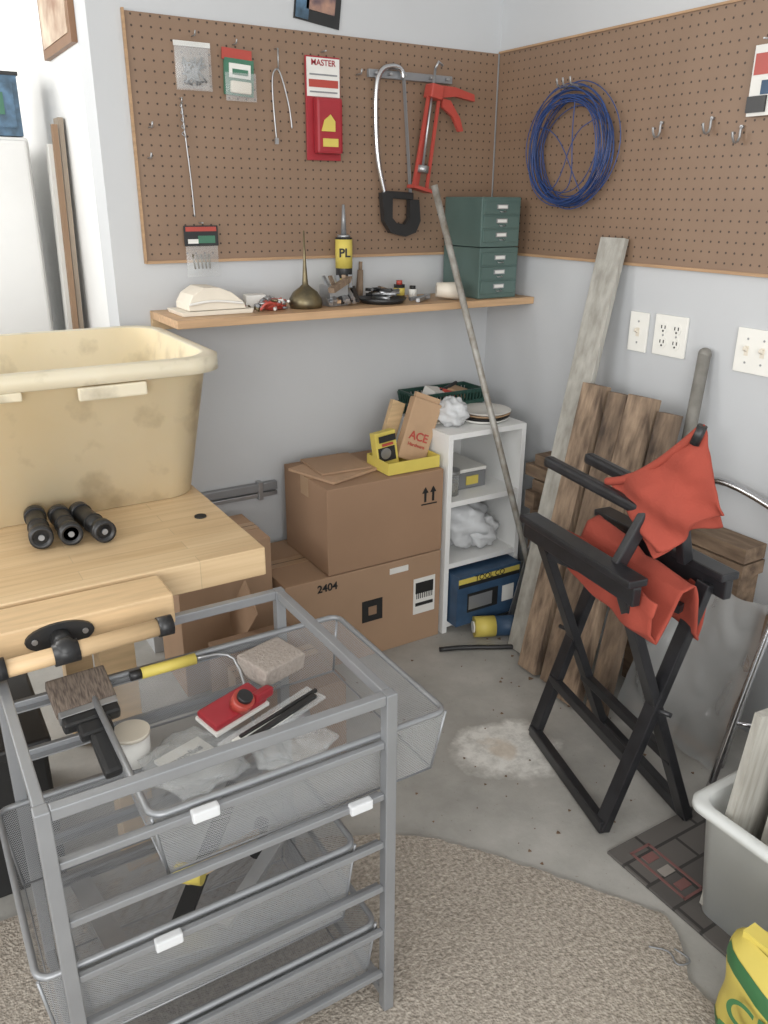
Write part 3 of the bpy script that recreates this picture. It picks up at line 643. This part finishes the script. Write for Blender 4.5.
b=tub('translucent_storage_bin',-.655,-.27,-1.98,-1.59,.0085,.285,.9,.003,binm,binm,rr=.035); 
b.done()
b=Bd('gray_board_offcuts'); b.box((-.505,-1.655,.27),(.26,.016,.50),grayw,rot=(.08,0,-.1)).box((-.46,-1.70,.24),(.24,.016,.44),grayw,rot=(.06,0,-.05)).box((-.44,-1.76,.20),(.26,.02,.36),woodl,rot=(.05,0,.05)); b.done()
b=Bd('lawn_seed_bag')
def sb(u,v):
    a=2*math.pi*u; k=(1-abs(2*v-1)**6)**.5 if 0<v<1 else 0
    return (-.80+.085*math.cos(a)*(.3+.7*k)*(1+.04*math.sin(7*a)),-1.965+.17*math.sin(a)*(.9+.1*k)+.004*math.sin(9*v),.012+.22*v)
b.grid(sb,36,14,yel); b.box((-.80,-1.965,.232),(.03,.30,.02),yel)
b2=M('bag_green',(56,112,64),.45)
for va,vb in ((.02,.20),(.80,.12)):
    b.grid(lambda u,v:(sb(.30+.40*u,va+vb*v)[0]-.0015,sb(.30+.40*u,va+vb*v)[1],sb(.30+.40*u,va+vb*v)[2]),12,4,b2)
o=b.done()
text(o,'label_text','CRAB',(-.889,-1.945,.155),.075,b2,(0,-1,0),(.0,0,1)); text(o,'label_text_small','PREVENT',(-.889,-1.945,.095),.05,b2,(0,-1,0),(0,0,1))
b=Bd('leaf_debris')
for i in range(100):
    x=random.uniform(-1.0,-.08); y=random.uniform(-1.35,-.42); s_=random.uniform(.0015,.006)*(1.7 if x>-.40 and y>-.75 else 1); a=random.random()*6
    b.poly([(x+s_*math.cos(a+t)*(1 if j%2 else .6),y+s_*math.sin(a+t)*(1 if j%2 else .6),.001) for j,t in enumerate([k*1.0472 for k in range(6)])],(0,0,.0015),leafm)
b.done()
b=Bd('string_scrap'); b.tube([(-.80,-1.63,.012),(-.77,-1.66,.012),(-.79,-1.69,.012),(-.75,-1.70,.012),(-.76,-1.66,.012)],.0018,frame,seg=5,smooth_pts=2); b.done()

# ---- workbench
zb=.75
b=Bd('workbench'); b.box((-1.865,-.62,zb-.03),(1.11,.73,.06),butch,bev=.003)
b.box((-1.945,-1.043,zb-.031),(.83,.092,.058),woodl,bev=.004)
for x in (-1.60,-2.32):
    for y in (-.34,-.86): b.box((x,y,.345),(.07,.07,.69),woodl,bev=.003)
    b.box((x,-.60,.64),(.05,.5,.08),woodl)
b.box((-1.95,-.34,.62),(.7,.03,.12),woodl)
b.cyl((-1.365,-.76,zb-.001),(-1.365,-.76,zb+.003),.013,dark)
b.poly([(-1.725+.055*math.cos(t),-1.0895,zb-.028+.024*math.sin(t)) for t in [k*math.pi/12 for k in range(24)]],(0,-.006,0),black)
b.cyl((-1.725,-1.095,zb-.03),(-1.725,-1.13,zb-.035),.017,black); b.sph((-1.725,-1.132,zb-.035),.021,black)
for k in (-.04,.04): b.cyl((-1.725+k,-1.095,zb-.028),(-1.725+k,-1.098,zb-.028),.005,steel,seg=8)
b.cyl((-1.90,-1.135,zb-.043),(-1.575,-1.135,zb-.035),.0145,woodl,seg=20)
b.cyl((-1.575,-1.135,zb-.035),(-1.55,-1.135,zb-.035),.0175,black,seg=20).cyl((-1.745,-1.135,zb-.039),(-1.705,-1.135,zb-.038),.0185,black,seg=20).cyl((-1.84,-1.135,zb-.04),(-1.815,-1.135,zb-.039),.0185,black,seg=20)
b.done()
b=Bd('added_dark_crate'); b.box((-2.0,-.62,.17),(.5,.42,.34),dark,bev=.01).box((-2.0,-.62,.35),(.52,.44,.03),black,bev=.008).box((-1.745,-.62,.27),(.012,.12,.03),frame,bev=.003); b.done()  # crate is made up, added to darken the space under the bench
for i,(p,q) in enumerate((((-1.682,-.64),(-1.692,-.775)),((-1.638,-.66),(-1.638,-.785)),((-1.598,-.665),(-1.578,-.805)))):
    b=Bd('sprinkler_body'); z=zb+.026; P=Vector((*p,z));Q=Vector((*q,z)); d_=(Q-P).normalized()
    b.cyl(P,Q,.0195,black,seg=24).cyl(P-d_*.002,P+d_*.02,.022,black,seg=24).cyl(Q-d_*.018,Q,.023,black,seg=24).lathe([(.023,0),(.0225,.006),(.016,.006),(.014,-.002),(0,-.002)],Q,black,axis=d_).cyl(Q-d_*.06,Q-d_*.055,.021,dark,seg=24)
    b.cyl(Q,Q+d_*.004,.006,frame,seg=12); b.done()
b=tub('plastic_storage_tote',-1.93,-1.27,-.65,-.13,zb+.001,1.078,.86,.006,totem,toted,rr=.085,rimh=.038,rimw=.024)
b.box((-1.50,-.672,1.026),(.14,.010,.028),toted,bev=.004); b.box((-1.70,-.670,1.034),(.05,.01,.018),toted,bev=.003)
b.done()

# ---- wire drawer unit
b=Bd('wire_basket_drawer_unit')
X0,X1,Y0,Y1,ZT=-1.825,-1.315,-1.468,-1.055,.688; z0=.0105
for x in (X0,X1):
    for y in (Y0,Y1): b.box((x,y,(z0+ZT)/2),(.02,.02,ZT-z0),frame,bev=.002)
for y in (Y0,Y1):
    b.box(((X0+X1)/2,y,ZT-.009),(X1-X0-.02,.016,.018),frame,bev=.002)
    for z in (.60,.50,.40,.305,.205,.105): 
        ys=y+(.012 if y==Y0 else -.012)
        b.box(((X0+X1)/2,y,z-.006),(X1-X0-.02,.010,.012),frame,bev=.002)
        b.box(((X0+X1)/2,ys,z-.012),(X1-X0-.02,.014,.003),frame)
for x in (X0,X1):
    b.box((x,(Y0+Y1)/2,ZT-.009),(.016,Y1-Y0-.02,.018),frame,bev=.002)
    b.box((x,(Y0+Y1)/2,.04),(.016,Y1-Y0-.02,.018),frame,bev=.002)
clip=M('runner_clip',(206,208,210),.3,var=.02)
for x,z in ((-1.62,.60),(-1.37,.50),(-1.69,.40)): b.box((x,Y0-.005,z-.004),(.04,.014,.018),clip,bev=.003)
unit=b.done()
def wbasket(name,x0,x1,y0,y1,zt,zb_,tp=.93):
    b=Bd(name); cx,cy=(x0+x1)/2,(y0+y1)/2
    def P(x,y,k,z): return (cx+(x-cx)*k,cy+(y-cy)*k,z)
    c=[(x0,y0),(x1,y0),(x1,y1),(x0,y1)]; i=b.mi(mesh)
    t=[b.bm.verts.new(P(*p,1,zt)) for p in c]; bt=[b.bm.verts.new(P(*p,tp,zb_)) for p in c]
    for k in range(4): f=b.bm.faces.new((t[k],t[(k+1)%4],bt[(k+1)%4],bt[k])); f.material_index=i
    f=b.bm.faces.new(bt); f.material_index=i
    R_=.02; rp=[]
    for (qx,qy,a0) in ((x1,y1,0),(x0,y1,90),(x0,y0,180),(x1,y0,270)):
        for j in range(5):
            a=math.radians(a0+90*j/4); sx=1 if qx==x1 else -1; sy=1 if qy==y1 else -1
            rp.append((qx-sx*R_+R_*math.cos(a),qy-sy*R_+R_*math.sin(a),zt))
    b.tube(rp,.0055,frame,seg=8,closed=True)
    b.tube([P(*p,tp,zb_) for p in c],.0025,frame,seg=6,closed=True)
    for k in range(4): b.tube([P(*c[k],1,zt),P(*c[k],tp,zb_)],.0025,frame,seg=6)
    o=b.done(); bpy.context.view_layer.update(); mw=o.matrix_world.copy(); o.parent=unit; o.matrix_world=mw; return o
wbasket('basket_1',-1.69,-1.195,Y0+.014,Y1-.014,.603,.485)
wbasket('basket_2',-1.865,-1.37,Y0+.014,Y1-.014,.403,.24)
wbasket('basket_3',-1.80,-1.33,Y0+.014,Y1-.014,.208,.05)
b=Bd('paint_brush'); dv=Vector((.012,-.20,-.085)).normalized(); T=Vector((-1.708,-1.062,.622))
def brp(t,w,th,mat,L,bev=.002):
    p=T+dv*t; b.bar(p,p+dv*L,w,th,mat,up=(0,0,1),bev=bev)
brp(0,.100,.020,brist,.072,.004); brp(.070,.096,.022,steel,.014); brp(.082,.094,.024,black,.022,.006); brp(.10,.055,.020,black,.03,.006); brp(.125,.030,.020,black,.085,.008); b.done()
b=Bd('sanding_sponge_block'); b.box((-1.365,-1.12,.575),(.105,.08,.036),spon,rot=(.1,.05,.35),bev=.004); b.done()
b=Bd('paint_roller_frame'); b.cyl((-1.60,-1.085,.605),(-1.50,-1.085,.605),.0105,yel).cyl((-1.62,-1.085,.605),(-1.60,-1.085,.605),.009,black).tube([(-1.50,-1.085,.605),(-1.445,-1.085,.60),(-1.425,-1.10,.585),(-1.43,-1.16,.54),(-1.44,-1.21,.51)],.003,steel,seg=6,smooth_pts=1).cyl((-1.44,-1.21,.508),(-1.34,-1.23,.508),.014,steel); b.done()
b=Bd('drywall_sander'); b.box((-1.475,-1.20,.56),(.115,.055,.014),red,rot=(.15,-.05,.3),bev=.005).box((-1.475,-1.20,.550),(.118,.059,.007),paper,rot=(.15,-.05,.3)).cyl((-1.465,-1.21,.565),(-1.46,-1.22,.583),.020,redp,seg=20).cyl((-1.46,-1.22,.583),(-1.458,-1.223,.590),.014,black,seg=20).bar((-1.44,-1.215,.572),(-1.40,-1.195,.567),.018,.018,red,bev=.005); b.done()
b=Bd('packaged_blade_set'); b.bar((-1.52,-1.285,.538),(-1.32,-1.22,.548),.05,.004,clearp); b.bar((-1.51,-1.295,.544),(-1.33,-1.235,.553),.010,.006,black).bar((-1.49,-1.27,.544),(-1.32,-1.22,.553),.006,.006,black).bar((-1.50,-1.283,.542),(-1.39,-1.245,.546),.03,.002,paper); b.done()
b=Bd('clear_bag_of_supplies'); bag((-1.56,-1.24,.505),(.08,.08,.018),21,clearp,b); bag((-1.40,-1.29,.505),(.07,.06,.018),27,clearp,b); b.box((-1.57,-1.22,.502),(.09,.06,.006),paper,rot=(0,0,.3)); o=b.done()
text(o,'label_text','supplies',(-1.57,-1.22,.5062),.02,frame,(.955,.295,0),(-.295,.955,0))
b=Bd('white_spackle_tub'); b.cyl((-1.645,-1.16,.487),(-1.645,-1.16,.54),.030,paper,seg=24).cyl((-1.645,-1.16,.54),(-1.645,-1.16,.547),.032,cream,seg=24); b.done()
zc=.244
b=Bd('hammer'); b.cyl((-1.62,-1.34,zc+.12),(-1.45,-1.22,zc+.03),.013,woodl).cyl((-1.635,-1.33,zc+.13),(-1.60,-1.36,zc+.13),.016,yel); b.cyl((-1.47,-1.26,zc+.03),(-1.43,-1.19,zc+.03),.014,black); b.done()
b=Bd('pry_tool'); b.bar((-1.66,-1.36,zc+.02),(-1.46,-1.14,zc+.10),.03,.008,black).bar((-1.58,-1.38,zc+.03),(-1.42,-1.30,zc+.11),.025,.008,steel); b.done()
b=Bd('framing_square'); b.bar((-1.76,-1.14,zc+.01),(-1.74,-1.40,zc+.06),.035,.003,steel).bar((-1.74,-1.40,zc+.06),(-1.60,-1.42,zc+.06),.035,.003,steel); b.done()

# ---- room beyond
b=Bd('refrigerator'); b.box((-1.76,.86,.785),(.72,.70,1.57),white,bev=.012).box((-1.76,.50,.45),(.70,.03,.85),white,bev=.01).box((-1.76,.50,1.23),(.70,.03,.66),white,bev=.01).box((-2.05,.475,1.1),(.02,.03,.3),plate,bev=.005); b.done()
b=Bd('picture_box'); b.box((-1.52,.62,1.655),(.22,.2,.165),bluep).box((-1.52,.516,1.655),(.19,.004,.12),bluep).box((-1.48,.513,1.66),(.05,.004,.06),greenl).box((-1.52,.62,1.742),(.23,.21,.010),black); b.done()
b=Bd('framed_picture'); b.box((-1.318,.31,1.93),(.016,.38,.30),M('frame_brown',(130,92,62),.5)).box((-1.327,.31,1.93),(.004,.33,.25),artm); b.done()
b=Bd('leaning_frame_board'); b.bar((-1.36,.42,.012),(-1.324,.42,1.62),.07,.014,M('board_brown',(150,134,116),.6),up=(1,0,0)).bar((-1.375,.385,.012),(-1.345,.385,1.60),.018,.016,cardd,up=(1,0,0)).bar((-1.38,.47,.012),(-1.35,.47,1.55),.05,.012,paper,up=(1,0,0)); b.done()
b=Bd('wooden_easel'); b.bar((-1.545,.80,1.572),(-1.50,.90,2.3),.04,.03,shelfw,bev=.003).bar((-1.68,.80,1.572),(-1.52,.90,2.3),.03,.03,cardd,bev=.003).bar((-1.60,.90,1.572),(-1.46,.95,2.3),.02,.02,dark); b.done()

# ---------------------------------------------------------------- lights
w=bpy.data.worlds.new('world'); S.world=w; w.use_nodes=True
w.node_tree.nodes['Background'].inputs[0].default_value=(.94,.975,1,1); w.node_tree.nodes['Background'].inputs[1].default_value=1.25
def area(name,loc,target,size,sizey,power,col):
    L=bpy.data.lights.new(name,'AREA'); L.shape='RECTANGLE'; L.size=size; L.size_y=sizey; L.energy=power; L.color=col
    o=bpy.data.objects.new(name,L); S.collection.objects.link(o); o.location=loc
    o.rotation_euler=(Vector(target)-Vector(loc)).to_track_quat('-Z','Y').to_euler()
area('garage_door_daylight',(-2.9,-4.3,1.5),(-.6,-.4,.9),2.6,1.9,86,(1,.99,.97))
area('doorway_daylight',(-3.4,1.2,1.8),(-1.3,.8,1.2),1.6,1.6,60,(1,.99,.97))
area('side_window_daylight',(-4.3,-1.6,1.7),(-.5,-.9,.7),1.6,1.2,46,(.98,.99,1))

# ---------------------------------------------------------------- camera
p,yaw,roll=.3666,.5474,.0068
fw=Vector((math.sin(yaw)*math.cos(p),math.cos(yaw)*math.cos(p),-math.sin(p)))
r=Vector((math.cos(yaw),-math.sin(yaw),0)); u=r.cross(fw)
r,u=r*math.cos(roll)+u*math.sin(roll), -r*math.sin(roll)+u*math.cos(roll)
cam=bpy.data.cameras.new('camera'); co=bpy.data.objects.new('camera',cam); S.collection.objects.link(co)
co.matrix_world=Matrix.Translation((-1.8844,-2.3827,1.4))@Matrix((r,u,-fw)).transposed().to_4x4()
cam.sensor_fit='VERTICAL'; cam.sensor_height=24; cam.lens=814.15/1024*24; cam.clip_start=.02
S.camera=co
